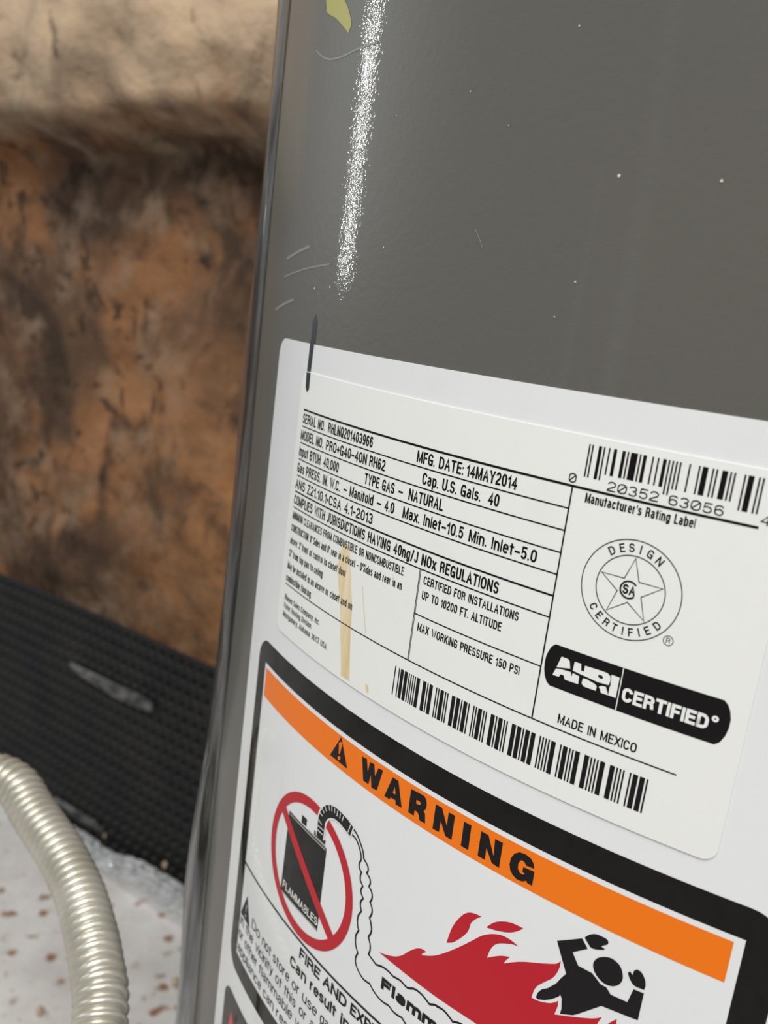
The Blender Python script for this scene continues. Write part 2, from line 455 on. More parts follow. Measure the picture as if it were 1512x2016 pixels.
# ------------------------------------------------------------------ water heater
R = 0.25
PH0 = -2.67404
ZC = 0.900
TH = (0.00711258, 0.01235311)   # slight tilt of the sticker and of the sheet on the jacket


def cyl(g, U, V, h):
    """label millimetres (U right, V down) to a point h metres above the jacket"""
    uu, vv = -U / 250.0, V / 250.0
    c, s = math.cos(TH[g]), math.sin(TH[g])
    u = c * uu - s * vv
    v = s * uu + c * vv
    ph = PH0 + u
    r = R + h
    return Vector((r * math.sin(ph), r * math.cos(ph), ZC - v * R))


heater = bpy.data.objects.new('water_heater', None)
col.objects.link(heater)
tag(heater, 'grey cylindrical gas water heater covered with printed rating and warning labels', 'water heater')


def lathe(name, prof, mat, parent, n=192):
    verts, faces = [], []
    for (r, z) in prof:
        for i in range(n):
            a = 2 * PI * i / n
            verts.append((r * math.cos(a), r * math.sin(a), z))
    for k in range(len(prof) - 1):
        for i in range(n):
            j = (i + 1) % n
            faces.append((k * n + i, k * n + j, (k + 1) * n + j, (k + 1) * n + i))
    return from_py(name, verts, faces, mat, parent)


lathe('jacket', [(R, .05), (R, .5), (R, 1.0), (R, 1.42)], M['jacket'], heater, 720)
lathe('bottom_pan', [(R - .03, 0), (R - .005, 0), (R - .005, .045), (R + .004, .05), (R + .004, .065), (R, .067)], M['dark'], heater)
lathe('top_pan', [(R, 1.405), (R + .005, 1.41), (R + .005, 1.435), (R - .01, 1.45), (.06, 1.468), (.001, 1.47)], M['jacket'], heater)
lathe('flue_collar', [(.055, 1.467), (.055, 1.53), (.048, 1.53), (.048, 1.47)], M['dark'], heater)


# ---- flat print: polygons in label millimetres wrapped on the jacket
def poly_bm(bm, loops):
    vv = [[Vector((x, y, 0)) for x, y in lp] for lp in loops]
    flat = [bm.verts.new(p) for lp in vv for p in lp]
    for t in tessellate_polygon(vv):
        try:
            f = bm.faces.new([flat[i] for i in t])
        except ValueError:
            pass


def wrap(name, bm, g, h, mat, parent, cut=True, skirt=0.0):
    if cut:
        us = [v.co.x for v in bm.verts]
        k = math.floor(min(us) / 2.5) + 1
        while k * 2.5 < max(us):
            bmesh.ops.bisect_plane(bm, geom=bm.verts[:] + bm.edges[:] + bm.faces[:], plane_co=(k * 2.5, 0, 0), plane_no=(1, 0, 0), dist=1e-5)
            k += 1
    for f in bm.faces:
        f.normal_update()
        if f.normal.z > 0: f.normal_flip()      # V runs down, so print faces out of the jacket
    if skirt:
        be = [e for e in bm.edges if len(e.link_faces) == 1]
        r = bmesh.ops.extrude_edge_only(bm, edges=be)
        low = set(v for v in r['geom'] if isinstance(v, bmesh.types.BMVert))
    else:
        low = ()
    for v in bm.verts:
        v.co = cyl(g, v.co.x, v.co.y, h - (skirt if v in low else 0))
    return from_bm(name, bm, mat, parent, smooth=False)


def prnt(name, polys, g, h, mat, parent, cut=True):
    """polys: list of loops, or of lists of loops (outline + holes)"""
    bm = bmesh.new()
    for p in polys:
        poly_bm(bm, p if isinstance(p[0][0], (tuple, list)) else [p])
    return wrap(name, bm, g, h, mat, parent, cut)


def rect(u0, v0, u1, v1):
    return [(u0, v0), (u1, v0), (u1, v1), (u0, v1)]


def rrect(u0, v0, u1, v1, r, n=8):
    out = []
    for cx, cy, a0 in ((u1 - r, v0 + r, -90), (u1 - r, v1 - r, 0), (u0 + r, v1 - r, 90), (u0 + r, v0 + r, 180)):
        for i in range(n + 1):
            a = math.radians(a0 + 90 * i / n)
            out.append((cx + r * math.cos(a), cy + r * math.sin(a)))
    return out


def circle(cx, cy, r, n=72, a0=0, a1=360):
    return [(cx + r * math.cos(math.radians(a0 + (a1 - a0) * i / n)), cy + r * math.sin(math.radians(a0 + (a1 - a0) * i / n))) for i in range(n if a1 - a0 == 360 else n + 1)]


def stroke(pts, w, closed=False):
    """polyline -> list of quads of width w with mitred joints"""
    P = [Vector((a, b)) for a, b in pts]
    Q = [P[0]]
    for p in P[1:]:
        if (p - Q[-1]).length > 1e-5: Q.append(p)
    P = Q
    if closed and (P[0] - P[-1]).length < 1e-5: P.pop()
    n = len(P)
    if n < 2: return []
    L, Rr = [], []
    for i in range(n):
        a = P[i - 1] if (i > 0 or closed) else None
        b = P[(i + 1) % n] if (i < n - 1 or closed) else None
        d1 = (P[i] - a).normalized() if a is not None else None
        d2 = (b - P[i]).normalized() if b is not None else None
        if d1 is None: d1 = d2
        if d2 is None: d2 = d1
        n1 = Vector((-d1.y, d1.x))
        n2 = Vector((-d2.y, d2.x))
        mm = n1 + n2
        if mm.length < .2: mm = n1
        mm.normalize()
        k = min(1 / max(mm.dot(n1), .2), 1.9)
        L.append(P[i] + mm * (w / 2 * k))
        Rr.append(P[i] - mm * (w / 2 * k))
    out = []
    for i in range(n if closed else n - 1):
        j = (i + 1) % n
        out.append([tuple(L[i]), tuple(L[j]), tuple(Rr[j]), tuple(Rr[i])])
    return out


# ---- stroke alphabet (unit box, y up); each glyph: (width, strokes)
def ar(cx, cy, rx, ry, a0, a1, n=9):
    return [(cx + rx * math.cos(math.radians(a0 + (a1 - a0) * i / n)), cy + ry * math.sin(math.radians(a0 + (a1 - a0) * i / n))) for i in range(n + 1)]


def oval(x0, y0, x1, y1, k=.62):
    cx, rx = (x0 + x1) / 2, (x1 - x0) / 2
    ry = (y1 - y0) / 2 * k
    pts = ar(cx, y1 - ry, rx, ry, 0, 180, 12) + ar(cx, y0 + ry, rx, ry, 180, 360, 12)
    return pts + [pts[0]]


X = .73
G = {
    'A': (.58, [[(0, 0), (.5, 1), (1, 0)], [(.17, .33), (.83, .33)]]),
    'B': (.54, [[(0, 0), (0, 1), (.55, 1)] + ar(.55, .76, .40, .24, 90, -90) + [(0, .52)], [(.55, .52)] + ar(.55, .26, .45, .26, 90, -90) + [(0, 0)], [(0, 0), (0, 1)]]),
    'C': (.54, [ar(.5, .70, .5, .30, 5, 180) + ar(.5, .30, .5, .30, 180, 355)]),
    'D': (.56, [[(0, 0), (0, 1), (.42, 1)] + ar(.42, .66, .58, .34, 90, 0) + ar(.42, .34, .58, .34, 0, -90) + [(0, 0), (0, .5)]]),
    'E': (.47, [[(1, 1), (0, 1), (0, 0), (1, 0)], [(0, .53), (.88, .53)]]),
    'F': (.44, [[(1, 1), (0, 1), (0, 0)], [(0, .51), (.86, .51)]]),
    'G': (.56, [ar(.5, .70, .5, .30, 10, 180) + ar(.5, .30, .5, .30, 180, 330) + [(.98, .44), (.55, .44)], [(.98, .44), (.98, 0)]]),
    'H': (.56, [[(0, 0), (0, 1)], [(1, 0), (1, 1)], [(0, .53), (1, .53)]]),
    'I': (.0, [[(.5, 0), (.5, 1)]]),
    'J': (.42, [[(1, 1), (1, .28)] + ar(.5, .28, .5, .28, 0, -170)]),
    'K': (.56, [[(0, 0), (0, 1)], [(1, 1), (0, .36)], [(.32, .57), (1, 0)]]),
    'L': (.42, [[(0, 1), (0, 0), (1, 0)]]),
    'M': (.70, [[(0, 0), (0, 1)], [(1, 0), (1, 1)], [(.02, 1), (.5, .05), (.98, 1)]]),
    'N': (.57, [[(0, 0), (0, 1)], [(1, 0), (1, 1)], [(.03, 1), (.97, 0)]]),
    'O': (.57, [oval(0, 0, 1, 1)]),
    'P': (.52, [[(0, 0), (0, 1), (.5, 1)] + ar(.5, .72, .5, .28, 90, -90) + [(0, .44)]]),
    'Q': (.57, [oval(0, 0, 1, 1), [(.58, .24), (1, -.03)]]),
    'R': (.55, [[(0, 0), (0, 1), (.5, 1)] + ar(.5, .75, .45, .25, 90, -90) + [(0, .50)], [(.5, .50)] + ar(.5, .25, .42, .25, 90, 0)[0:8] + [(.92, .2), (1, 0)]]),
    'S': (.52, [ar(.5, .74, .48, .26, 10, 180) + ar(.5, .74, .48, .24, 180, 250)[1:] + ar(.5, .27, .5, .25, 70, 0) + ar(.5, .27, .5, .27, 0, -170)]),
    'T': (.52, [[(0, 1), (1, 1)], [(.5, 1), (.5, 0)]]),
    'U': (.55, [[(0, 1), (0, .3)] + ar(.5, .3, .5, .3, 180, 360) + [(1, 1)]]),
    'V': (.56, [[(0, 1), (.5, 0), (1, 1)]]),
    'W': (.82, [[(0, 1), (.25, 0), (.5, .95), (.75, 0), (1, 1)]]),
    'X': (.56, [[(0, 0), (1, 1)], [(0, 1), (1, 0)]]),
    'Y': (.56, [[(0, 1), (.5, .45), (1, 1)], [(.5, .45), (.5, 0)]]),
    'Z': (.50, [[(0, 1), (1, 1), (0, 0), (1, 0)]]),
    '0': (.48, [oval(0, 0, 1, 1)]),
    '1': (.24, [[(0, .74), (.45, .80), (1, 1), (1, 0)]]),
    '2': (.48, [ar(.5, .72, .48, .28, 175, 0) + ar(.3, .72, .68, .34, 0, -50)[1:] + [(.05, .16), (0, 0), (1, 0)]]),
    '3': (.48, [ar(.48, .75, .46, .25, 165, -90), ar(.48, .26, .5, .26, 90, -165)]),
    '4': (.50, [[(.76, 0), (.76, 1), (0, .28), (1, .28)]]),
    '5': (.48, [[(.92, 1), (.16, 1), (.08, .50)] + ar(.48, .32, .5, .32, 125, -160)]),
    '6': (.48, [ar(.5, .74, .47, .26, 20, 180) + [(.02, .3)] + ar(.5, .30, .48, .30, 180, 540, 16)]),
    '7': (.46, [[(0, 1), (1, 1), (.35, 0)]]),
    '8': (.48, [oval(.04, .52, .96, 1, .9), oval(0, 0, 1, .52, .9)]),
    '9': (.48, [ar(.5, .26, .47, .26, 200, 360) + [(.98, .7)] + ar(.5, .70, .48, .30, 0, 360, 16)]),
    'a': (.46, [ar(.46, .53, .42, .20, 160, 0) + [(.88, .12), (1, 0)], [(.88, .43), (.5, .41)] + ar(.38, .20, .38, .20, 90, 270) + ar(.55, .16, .33, .16, 270, 360)]),
    'b': (.46, [[(0, 1), (0, 0)], oval(0, 0, 1, X)]),
    'c': (.44, [ar(.5, .50, .5, .23, 15, 180) + ar(.5, .23, .5, .23, 180, 345)]),
    'd': (.46, [[(1, 1), (1, 0)], oval(0, 0, 1, X)]),
    'e': (.46, [[(0, .38), (1, .38), (1, .48)] + ar(.5, .49, .5, .24, 0, 180) + ar(.5, .23, .5, .23, 180, 330)]),
    'f': (.28, [ar(.75, .80, .35, .20, 85, 180) + [(.40, 0)], [(0, X), (1, X)]]),
    'g': (.46, [oval(0, .0, 1, X), [(1, X), (1, -.06)] + ar(.5, -.06, .5, .18, 0, -160)]),
    'h': (.46, [[(0, 1), (0, 0)], [(0, .46)] + ar(.5, .48, .5, .25, 170, 0) + [(1, 0)]]),
    'i': (.0, [[(.5, 0), (.5, .68)], [(.5, .97), (.5, .99)]]),
    'l': (.0, [[(.5, 0), (.5, 1)]]),
    'm': (.74, [[(0, X), (0, 0)], [(0, .46)] + ar(.25, .50, .25, .23, 170, 0) + [(.5, 0)], [(.5, .46)] + ar(.75, .50, .25, .23, 170, 0) + [(1, 0)]]),
    'n': (.46, [[(0, X), (0, 0)], [(0, .46)] + ar(.5, .48, .5, .25, 170, 0) + [(1, 0)]]),
    'o': (.46, [oval(0, 0, 1, X)]),
    'p': (.46, [[(0, X), (0, -.24)], oval(0, 0, 1, X)]),
    'r': (.28, [[(0, X), (0, 0)], [(0, .42)] + ar(.85, .40, .85, .32, 165, 85)]),
    's': (.42, [ar(.5, .545, .46, .185, 15, 180) + ar(.5, .545, .46, .17, 180, 250)[1:] + ar(.5, .20, .5, .18, 70, 0) + ar(.5, .20, .5, .20, 0, -165)]),
    't': (.28, [[(.42, .94), (.42, .15)] + ar(.75, .15, .33, .15, 180, 280), [(0, X), (1, X)]]),
    'u': (.46, [[(0, X), (0, .24)] + ar(.5, .24, .5, .24, 180, 360), [(1, X), (1, 0)]]),
    'v': (.46, [[(0, X), (.5, 0), (1, X)]]),
    'x': (.46, [[(0, 0), (1, X)], [(0, X), (1, 0)]]),
    'y': (.46, [[(0, X), (.5, .02)], [(1, X), (.42, -.16), (.1, -.22)]]),
    '.': (.0, [[(.5, -.0), (.5, .03)]]),
    ',': (.0, [[(.5, .05), (.5, -.12)]]),
    ':': (.0, [[(.5, 0), (.5, .03)], [(.5, .60), (.5, .63)]]),
    '-': (.26, [[(0, .40), (1, .40)]]),
    '_': (.42, [[(0, .40), (1, .40)]]),
    '/': (.34, [[(0, -.05), (1, 1.02)]]),
    '+': (.44, [[(0, .42), (1, .42)], [(.5, .16), (.5, .68)]]),
    "'": (.0, [[(.5, .72), (.5, 1)]]),
    '"': (.12, [[(0, .72), (0, 1)], [(1, .72), (1, 1)]]),
    '*': (.12, [ar(.5, .42, .5, .07, 0, 360)]),
    '#': (.52, [oval(0, 0, 1, 1), [(.15, .2), (.85, .8)]]),
}
SP = .11


def layout(s, tt, sp=SP):
    """natural advance positions for cap height 1; tt = stroke/cap"""
    x = 0
    out = []
    for ch in s:
        if ch == ' ':
            x += .48
            continue
        w = G[ch][0] + tt
        out.append((ch, x, w))
        x += w + sp
    return out, x - sp


def ext(a, b, d):
    """push the stroke end b outwards, away from a"""
    L = math.dist(a, b) or 1
    return (b[0] + (b[0] - a[0]) / L * d, b[1] + (b[1] - a[1]) / L * d)


def text_polys(s, u0, u1, base, cap, t, sp=SP):
    """fit s between u0 and u1 on baseline V=base; returns quads"""
    tt = t / cap
    lay, W = layout(s, tt, sp)
    k = (u1 - u0) / W
    polys = []
    for ch, x, w in lay:
        gx = u0 + x * k
        gw = w * k
        for st in G[ch][1]:
            pts = []
            for a, b in st:
                pts.append((gx + t / 2 + a * max(gw - t, .0) if gw > t else gx + gw / 2, base - (t / 2 + b * (cap - t))))
            tw = min(t, gw) if G[ch][0] == 0 else t
            if len(st) == 2 or st[0][0] == st[1][0] or math.dist(st[0], st[1]) > .3:
                pts[0] = ext(pts[1], pts[0], tw / 2)
            if len(st) == 2 or math.dist(st[-1], st[-2]) > .3:
                pts[-1] = ext(pts[-2], pts[-1], tw / 2)
            cl = len(pts) > 6 and (Vector(pts[0]) - Vector(pts[-1])).length < .02
            polys += stroke(pts, tw, cl)
    return polys


def quads(name, qs, g, h, mat, parent, cut=False):
    bm = bmesh.new()
    for q in qs:
        try:
            bm.faces.new([bm.verts.new((a, b, 0)) for a, b in q])
        except ValueError:
            pass
    return wrap(name, bm, g, h, mat, parent, cut)


# ------------------------------------------------------------------ warning sheet (group 1 frame)
HS, HP = .00022, .00027        # sheet surface, print on it
bm = bmesh.new()
poly_bm(bm, [rrect(-167.05, 10.5, 20, 305, 5)])
sheet = wrap('warning_sheet', bm, 1, HS, M['sheet'], heater, True, .00020)
sheet['label'] = 'large glossy white label sheet with the orange warning panel'

prnt('panel_border', [[rrect(-157.6, 102.5, 10.4, 221.2, 7), rect(-151.6, 109.5, 3.7, 214.4)]], 1, HP, M['inkw'], sheet)
prnt('signal_band', [rect(-150.4, 110.85, 1.7, 120.15)], 1, HP, M['orange'], sheet)
HB = .00031
prnt('warning_triangle', [[ART['w_tri'], ART['w_bang'], ART['w_dot']]], 1, HB, M['ink'], sheet)
for nm, holes in (('w_W', ()), ('w_A', ('w_Ah',)), ('w_R', ('w_Rh',)), ('w_N1', ()), ('w_I', ()), ('w_N2', ()), ('w_G', ())):
    prnt('warning_letter', [[ART[nm]] + [ART[h] for h in holes]], 1, HB, M['ink'], sheet)

# prohibition sign: fuel can, vapour hose and red ring
prnt('fuel_can', [ART['can'], ART['can_cap'], ART['can_noz']], 1, HP, M['inkw'], sheet)
for nm in ('can_l1', 'can_l2', 'can_l3'): quads('can_seam', stroke(ART[nm], .45), 1, HB, M['grey'], sheet, True)
quads('can_lettering', text_polys('FLAMMABLES', -123.9, -104.2, 170.2, 2.5, .42), 1, HB, M['white'], sheet)
RC = (-112.24, 157.16)
prnt('prohibition_ring', [[circle(*RC, 21.9, 96), circle(*RC, 18.9, 96)]], 1, .00033, M['red'], sheet)
bar = ART['bar']
prnt('prohibition_bar', [[bar[0], bar[1], ext(bar[1], bar[2], 3.2), ext(bar[0], bar[3], 3.2)]], 1, .000345, M['red'], sheet)
prnt('hose_outline', [ART['halo']], 1, .00036, M['sheet'], sheet)
prnt('can_hose', [ART['hose']], 1, .00039, M['inkw'], sheet)
for i in range(13): quads('hose_rib', stroke(ART['rib%d' % i], .30), 1, .00042, M['white'], sheet)


def smooth_path(pts, sub=3, corner=50):
    """Catmull-Rom through the points, keeping sharp corners sharp"""
    P = [Vector(p) for p in pts]
    out = []
    for i in range(len(P) - 1):
        p1, p2 = P[i], P[i + 1]

        def tang(j):
            if j <= 0 or j >= len(P) - 1: return None
            a, b = P[j] - P[j - 1], P[j + 1] - P[j]
            if a.length < 1e-6 or b.length < 1e-6 or math.degrees(a.angle(b)) > corner: return None
            return (P[j + 1] - P[j - 1]) * .5
        t1, t2 = tang(i), tang(i + 1)
        if t1 is None: t1 = (p2 - p1) * .9
        if t2 is None: t2 = (p2 - p1) * .9
        L = (p2 - p1).length
        if t1.length > L: t1 = t1.normalized() * L
        if t2.length > L: t2 = t2.normalized() * L
        for k in range(sub):
            s = k / sub
            h00, h10, h01, h11 = 2 * s**3 - 3 * s * s + 1, s**3 - 2 * s * s + s, -2 * s**3 + 3 * s * s, s**3 - s * s
            v = p1 * h00 + t1 * h10 + p2 * h01 + t2 * h11
            out.append((v.x, v.y))
    out.append(tuple(P[-1]))
    return out


quads('vapour_outline', stroke(smooth_path(ART['vapL'], 4, 38), .56) + stroke(smooth_path(ART['vapR'], 4, 38), .56), 1, HP, M['inkw'], sheet)
quads('vapour_lettering', text_polys('Flammable', -76.6, -44.5, 170.1, 3.5, 1.02, .04), 1, HB, M['ink'], sheet)
flame = ART['flame'] + [(-21, 148), (-19.6, 144)] + ART['flame_r'][::-1] + [(-15.5, 148), (-12, 160.5)] + ART['flame_b']
prnt('flame', [smooth_path(flame + [flame[0]], 3, 45)[:-1]], 1, HP, M['red'], sheet)
for nm in ('fl1', 'fl2'):
    prnt('flame', [smooth_path(ART[nm] + [ART[nm][0]], 3, 55)[:-1]], 1, HP, M['red'], sheet)
prnt('figure_body', [ART['m_body']], 1, HB, M['ink'], sheet)
prnt('figure_head', [smooth_path(ART['m_head'] + [ART['m_head'][0]], 3)[:-1]], 1, HB, M['ink'], sheet)
for nm in ('m_hand1', 'm_hand2'):
    prnt('figure_hand', [smooth_path(ART[nm] + [ART[nm][0]], 3)[:-1]], 1, HB, M['ink'], sheet)
quads('panel_rule', stroke([(-151.6, 180.2), (3.7, 180.2)], .8), 1, HP, M['inkw'], sheet, True)
for s, a, b in (('FIRE', -110.9, -100.2), ('AND', -98.6, -88.0), ('EXPLOSION', -86.3, -62.5)):
    quads('hazard_lettering', text_polys(s, a, b, 185.3, 3.6, .74, .07), 1, HB, M['ink'], sheet)
for s, a, b in (('Can', -115.2, -106.2), ('result', -104.2, -91.6), ('in', -89.6, -85.6)):
    quads('hazard_lettering', text_polys(s, a, b, 191.0, 3.6, .72, .07), 1, HB, M['ink'], sheet)
prnt('caution_triangle', [[[(-146.9, 189.6), (-151.0, 198.6), (-142.8, 198.6)], [(-147.3, 193), (-146.5, 193), (-146.7, 195.8), (-147.1, 195.8)], circle(-146.9, 197.1, .5, 10)]], 1, HB, M['ink'], sheet)
small = [
    (197.4, (('Do', -141.2, -134.8), ('not', -132.8, -126.5), ('store', -125.0, -114.7), ('or', -112.9, -108.7), ('use', -107.1, -99.6), ('gasoline', -97.9, -84))),
    (202.6, (('in', -150.6, -147.6), ('the', -145.6, -139.2), ('vicinity', -136.9, -124.2), ('of', -122.2, -118.3), ('this', -116.6, -109.9), ('or', -107.9, -104), ('any', -102.2, -95))),
    (207.8, (('or', -151.0, -147.0), ('other', -145.3, -134.6), ('flammable', -133.0, -111.1), ('vapors', -109.2, -96))),
    (213.0, (('appliance', -150.7, -130.5), ('can', -128.7, -121.4), ('result', -119.6, -107))),
]
for base, words in small:
    for s, a, b in words:
        quads('caution_lettering', text_polys(s, a, b, base - .3, 3.5, .44, .10), 1, HB, M['ink'], sheet)
# second panel, mostly below
prnt('lower_panel', [rrect(-158.6, 230.6, 10.4, 296, 6)], 1, HP, M['inkw'], sheet)
prnt('lower_triangle', [[(-150.6, 237.2), (-154.0, 252), (-139.5, 252)]], 1, HB, M['pink'], sheet)

# ------------------------------------------------------------------ rating sticker (group 0 frame)
KS, KP, KB = .00052, .00057, .00062
bm = bmesh.new()
poly_bm(bm, [rrect(-145.0, 19.0, -4.15, 96.2, 3.2)])
stick = wrap('rating_sticker', bm, 0, KS, M['sticker'], heater, True, .00028)
stick['label'] = 'white rating sticker with printed table, logos and two barcodes'

prnt('tape_residue', [smooth_path(ART['stain'] + [ART['stain'][0]], 2)[:-1], ART['stain2'], ART['stain3']], 0, KS + .00002, M['stain'], stick)

ROW = [29.57, 34.27, 38.98, 43.73, 48.45, 53.15, 57.9]
LU, V1, V2 = -141.6, -45.95, -81.9
q = [('rule', (LU, 29.57), (-9.9, 29.57), .50)]
for i, v in enumerate(ROW[1:]): q.append(('rule', (LU, v), (V1, v), .42 if i == 4 else .30))
q += [('rule', (V2, 69.0), (V1, 69.0), .28), ('rule', (LU, 81.07), (-14.5, 81.07), .30),
      ('rule', (V1, 29.57), (V1, 81.07), .34), ('rule', (V2 - .1, 57.9), (V2 - .1, 81.07), .22), ('rule', (V2 + .22, 57.9), (V2 + .22, 81.07), .16)]
for nm, a, b, w in q:
    quads('table_rule', stroke([a, b], w), 0, KP, M['ink'], stick, True)

T0 = .45
lines = [
    (0, [('SERIAL NO.', -141.6, -128.0), ('RHLNQ201403966', -126.0, -104.7), ('MFG. DATE:', -88.0, -73.3), ('14MAY2014', -72.4, -58.7)]),
    (1, [('MODEL NO.', -141.75, -127.9), ('PRO+G40_40N', -126.1, -106.3), ('RH62', -105.2, -98.8), ('Cap. U.S. Gals.', -85.3, -67.5), ('40', -65.4, -62.5)]),
    (2, [('Input BTUH', -141.75, -128.2), ('40,000', -126.5, -118.4), ('TYPE GAS', -106.3, -94.3), ('_', -92.8, -91.2), ('NATURAL', -89.1, -77.7)]),
    (3, [('Gas PRESS. IN. W.C.', -141.75, -116.8), ('_', -114.9, -113.4), ('Manifold', -112.0, -101.7), ('_', -100.2, -98.5), ('4.0', -97.1, -93.5), ('Max. Inlet_10.5', -90.3, -70.7), ('Min. Inlet_5.0', -69.1, -51.2)]),
    (4, [('ANS Z21.10.1*CSA 4.1-2013', -141.85, -101.0)]),
    (5, [('COMPLIES WITH JURISDICTIONS HAVING 40ng/J NOx REGULATIONS', -141.7, -59.1)]),
]
for i, ws in lines:
    base = (ROW[i] + ROW[i + 1]) / 2 + 1.42
    for s, a, b in ws:
        quads('rating_text', text_polys(s, a, b, base, 2.78, T0), 0, KP, M['ink'], stick)
fine = [
    ('MINIMUM CLEARANCES FROM COMBUSTIBLE OR NONCOMBUSTIBLE', -141.6, -87.2, 61.3, 2.15),
    ('CONSTRUCTION. 0" Sides and 0" rear in a closet _ 0"Sides and rear in an', -141.5, -87.2, 65.0, 2.15),
    ('alcove. 3" front of control to closet door', -141.4, -109.3, 68.75, 2.15),
    ('12" from top pan to ceiling', -141.4, -120.3, 72.55, 2.15),
    ('May be installed in an alcove or closet and on', -141.4, -104.9, 76.4, 2.15),
    ('combustible flooring.', -141.5, -125.0, 80.1, 2.15),
    ('Rheem Sales Company, Inc.', -141.0, -119.1, 85.9, 1.75),
    ('Water Heating Division', -141.1, -123.2, 88.5, 1.75),
    ('Montgomery, Alabama 36117 USA', -141.1, -114.2, 91.1, 1.75),
]
for s, a, b, base, cap in fine:
    quads('clearance_text' if base < 82 else 'maker_text', text_polys(s, a, b, base, cap, .30 if base < 82 else .25), 0, KP, M['ink'], stick)
for s, a, b, base, cap, t in (
        ('CERTIFIED FOR INSTALLATIONS', -80.4, -53.1, 61.2, 2.05, .31), ('UP TO 10200 FT. ALTITUDE', -80.3, -56.9, 64.85, 2.05, .31),
        ('MAX WORKING PRESSURE 150 PSI', -80.3, -50.7, 72.85, 2.05, .31), ("Manufacturer's Rating Label", -42.8, -20.7, 32.25, 1.95, .31),
        ('MADE IN MEXICO', -40.1, -22.9, 79.7, 2.1, .32)):
    quads('approval_text', text_polys(s, a, b, base, cap, t), 0, KP, M['ink'], stick)

# UPC-A barcode 0 20352 63056 4
LC = {'0': '0001101', '1': '0011001', '2': '0010011', '3': '0111101', '4': '0100011', '5': '0110001', '6': '0101111', '7': '0111011', '8': '0110111', '9': '0001011'}
bits = '101' + ''.join(LC[c] for c in '020352') + '01010' + ''.join(''.join('1' if x == '0' else '0' for x in LC[c]) for c in '630564') + '101'
mod = (43.95 - 10.55) / 95
i = 0
while i < 95:
    if bits[i] == '1':
        j = i
        while j < 95 and bits[j] == '1': j += 1
        long = i < 10 or 45 <= i < 50 or i >= 85
        u0 = -43.95 + i * mod
        quads('barcode_bar', [rect(u0, 20.55, u0 + (j - i) * mod - .03, 27.2 if long else 25.9)], 0, KP, M['ink'], stick)
        i = j
    else:
        i += 1
for s, a, b in (('#', -47.1, -45.4), ('2#352', -38.7, -28.3), ('63#56', -26.4, -16.2), ('4', -9.8, -8.1)):
    quads('barcode_digits', text_polys(s, a, b, 28.95, 2.0, .25), 0, KP, M['ink'], stick)
# Code 39 barcode of the serial tail
C39 = {'*': 'nwnnwnwnn', 'Q': 'nnnnnnwww', '0': 'nnnwwnwnn', '1': 'wnnwnnnnw', '2': 'nnwwnnnnw', '3': 'wnwwnnnnn', '4': 'nnnwwnnnw', '6': 'nnwwwnnnn', '9': 'nnwwnnwnn'}
msg = '*Q201403966*'
mod = (85.75 - 19.4) / (len(msg) * 16 - 1)
u = -85.75
for ch in msg:
    for k, c in enumerate(C39[ch]):
        w = mod * (3 if c == 'w' else 1)
        if k % 2 == 0:
            quads('barcode_bar', [rect(u, 84.1, u + w, 91.65)], 0, KP, M['ink'], stick)
        u += w
    u += mod
# round design-certified seal
SC = (-30.35, 47.25)
quads('seal_ring', stroke(circle(*SC, 10.1, 90), .20, True), 0, KP, M['ink'], stick)
quads('seal_ring', stroke(circle(*SC, 6.95, 80), .20, True), 0, KP, M['ink'], stick)
star = []
for i in range(10):
    r = 6.55 if i % 2 == 0 else 2.55
    a = math.radians(-90 + 36 * i)
    star.append((SC[0] + r * math.cos(a), SC[1] + r * math.sin(a)))
quads('seal_star', stroke(star, .19, True), 0, KP, M['ink'], stick)


def glyph_at(ch, cx, cy, ang, cap, wide, t):
    """one letter centred at cx, cy and turned by ang degrees"""
    w = max((G[ch][0] * wide + .0) * cap, 0) + t
    ps = text_polys(ch, -w / 2, w / 2, cap / 2, cap, t)
    c, s = math.cos(math.radians(ang)), math.sin(math.radians(ang))
    return [[(cx + x * c - y * s, cy + x * s + y * c) for x, y in p] for p in ps]


for ch, a in zip('DESIGN', (-36, -21, -8, 4.5, 18, 33)):
    r = math.radians(a)
    quads('seal_letter', glyph_at(ch, SC[0] + 8.5 * math.sin(r), SC[1] - 8.5 * math.cos(r), a, 1.75, .95, .28), 0, KP, M['ink'], stick)
for ch, a in zip('CERTIFIED', (51, 37, 23.5, 11, -1, -12, -23, -35, -50)):
    r = math.radians(a)
    quads('seal_letter', glyph_at(ch, SC[0] - 8.5 * math.sin(r), SC[1] + 8.5 * math.cos(r), a, 1.7, .95, .28), 0, KP, M['ink'], stick)
MC = (-30.55, 47.25)
quads('seal_monogram', stroke(circle(*MC, 1.72, 30, 42, 318), .36), 0, KP, M['ink'], stick)
quads('seal_monogram', text_polys('S', MC[0] - 1.25, MC[0] - .05, MC[1] + 1.0, 2.0, .38) + text_polys('A', MC[0] + .1, MC[0] + 1.35, MC[1] + 1.0, 2.0, .38), 0, KP, M['ink'], stick)
quads('registered_mark', stroke(circle(-21.2, 54.95, .95, 28), .14, True) + text_polys('R', -21.6, -20.8, 55.5, 1.1, .13), 0, KP, M['ink'], stick)
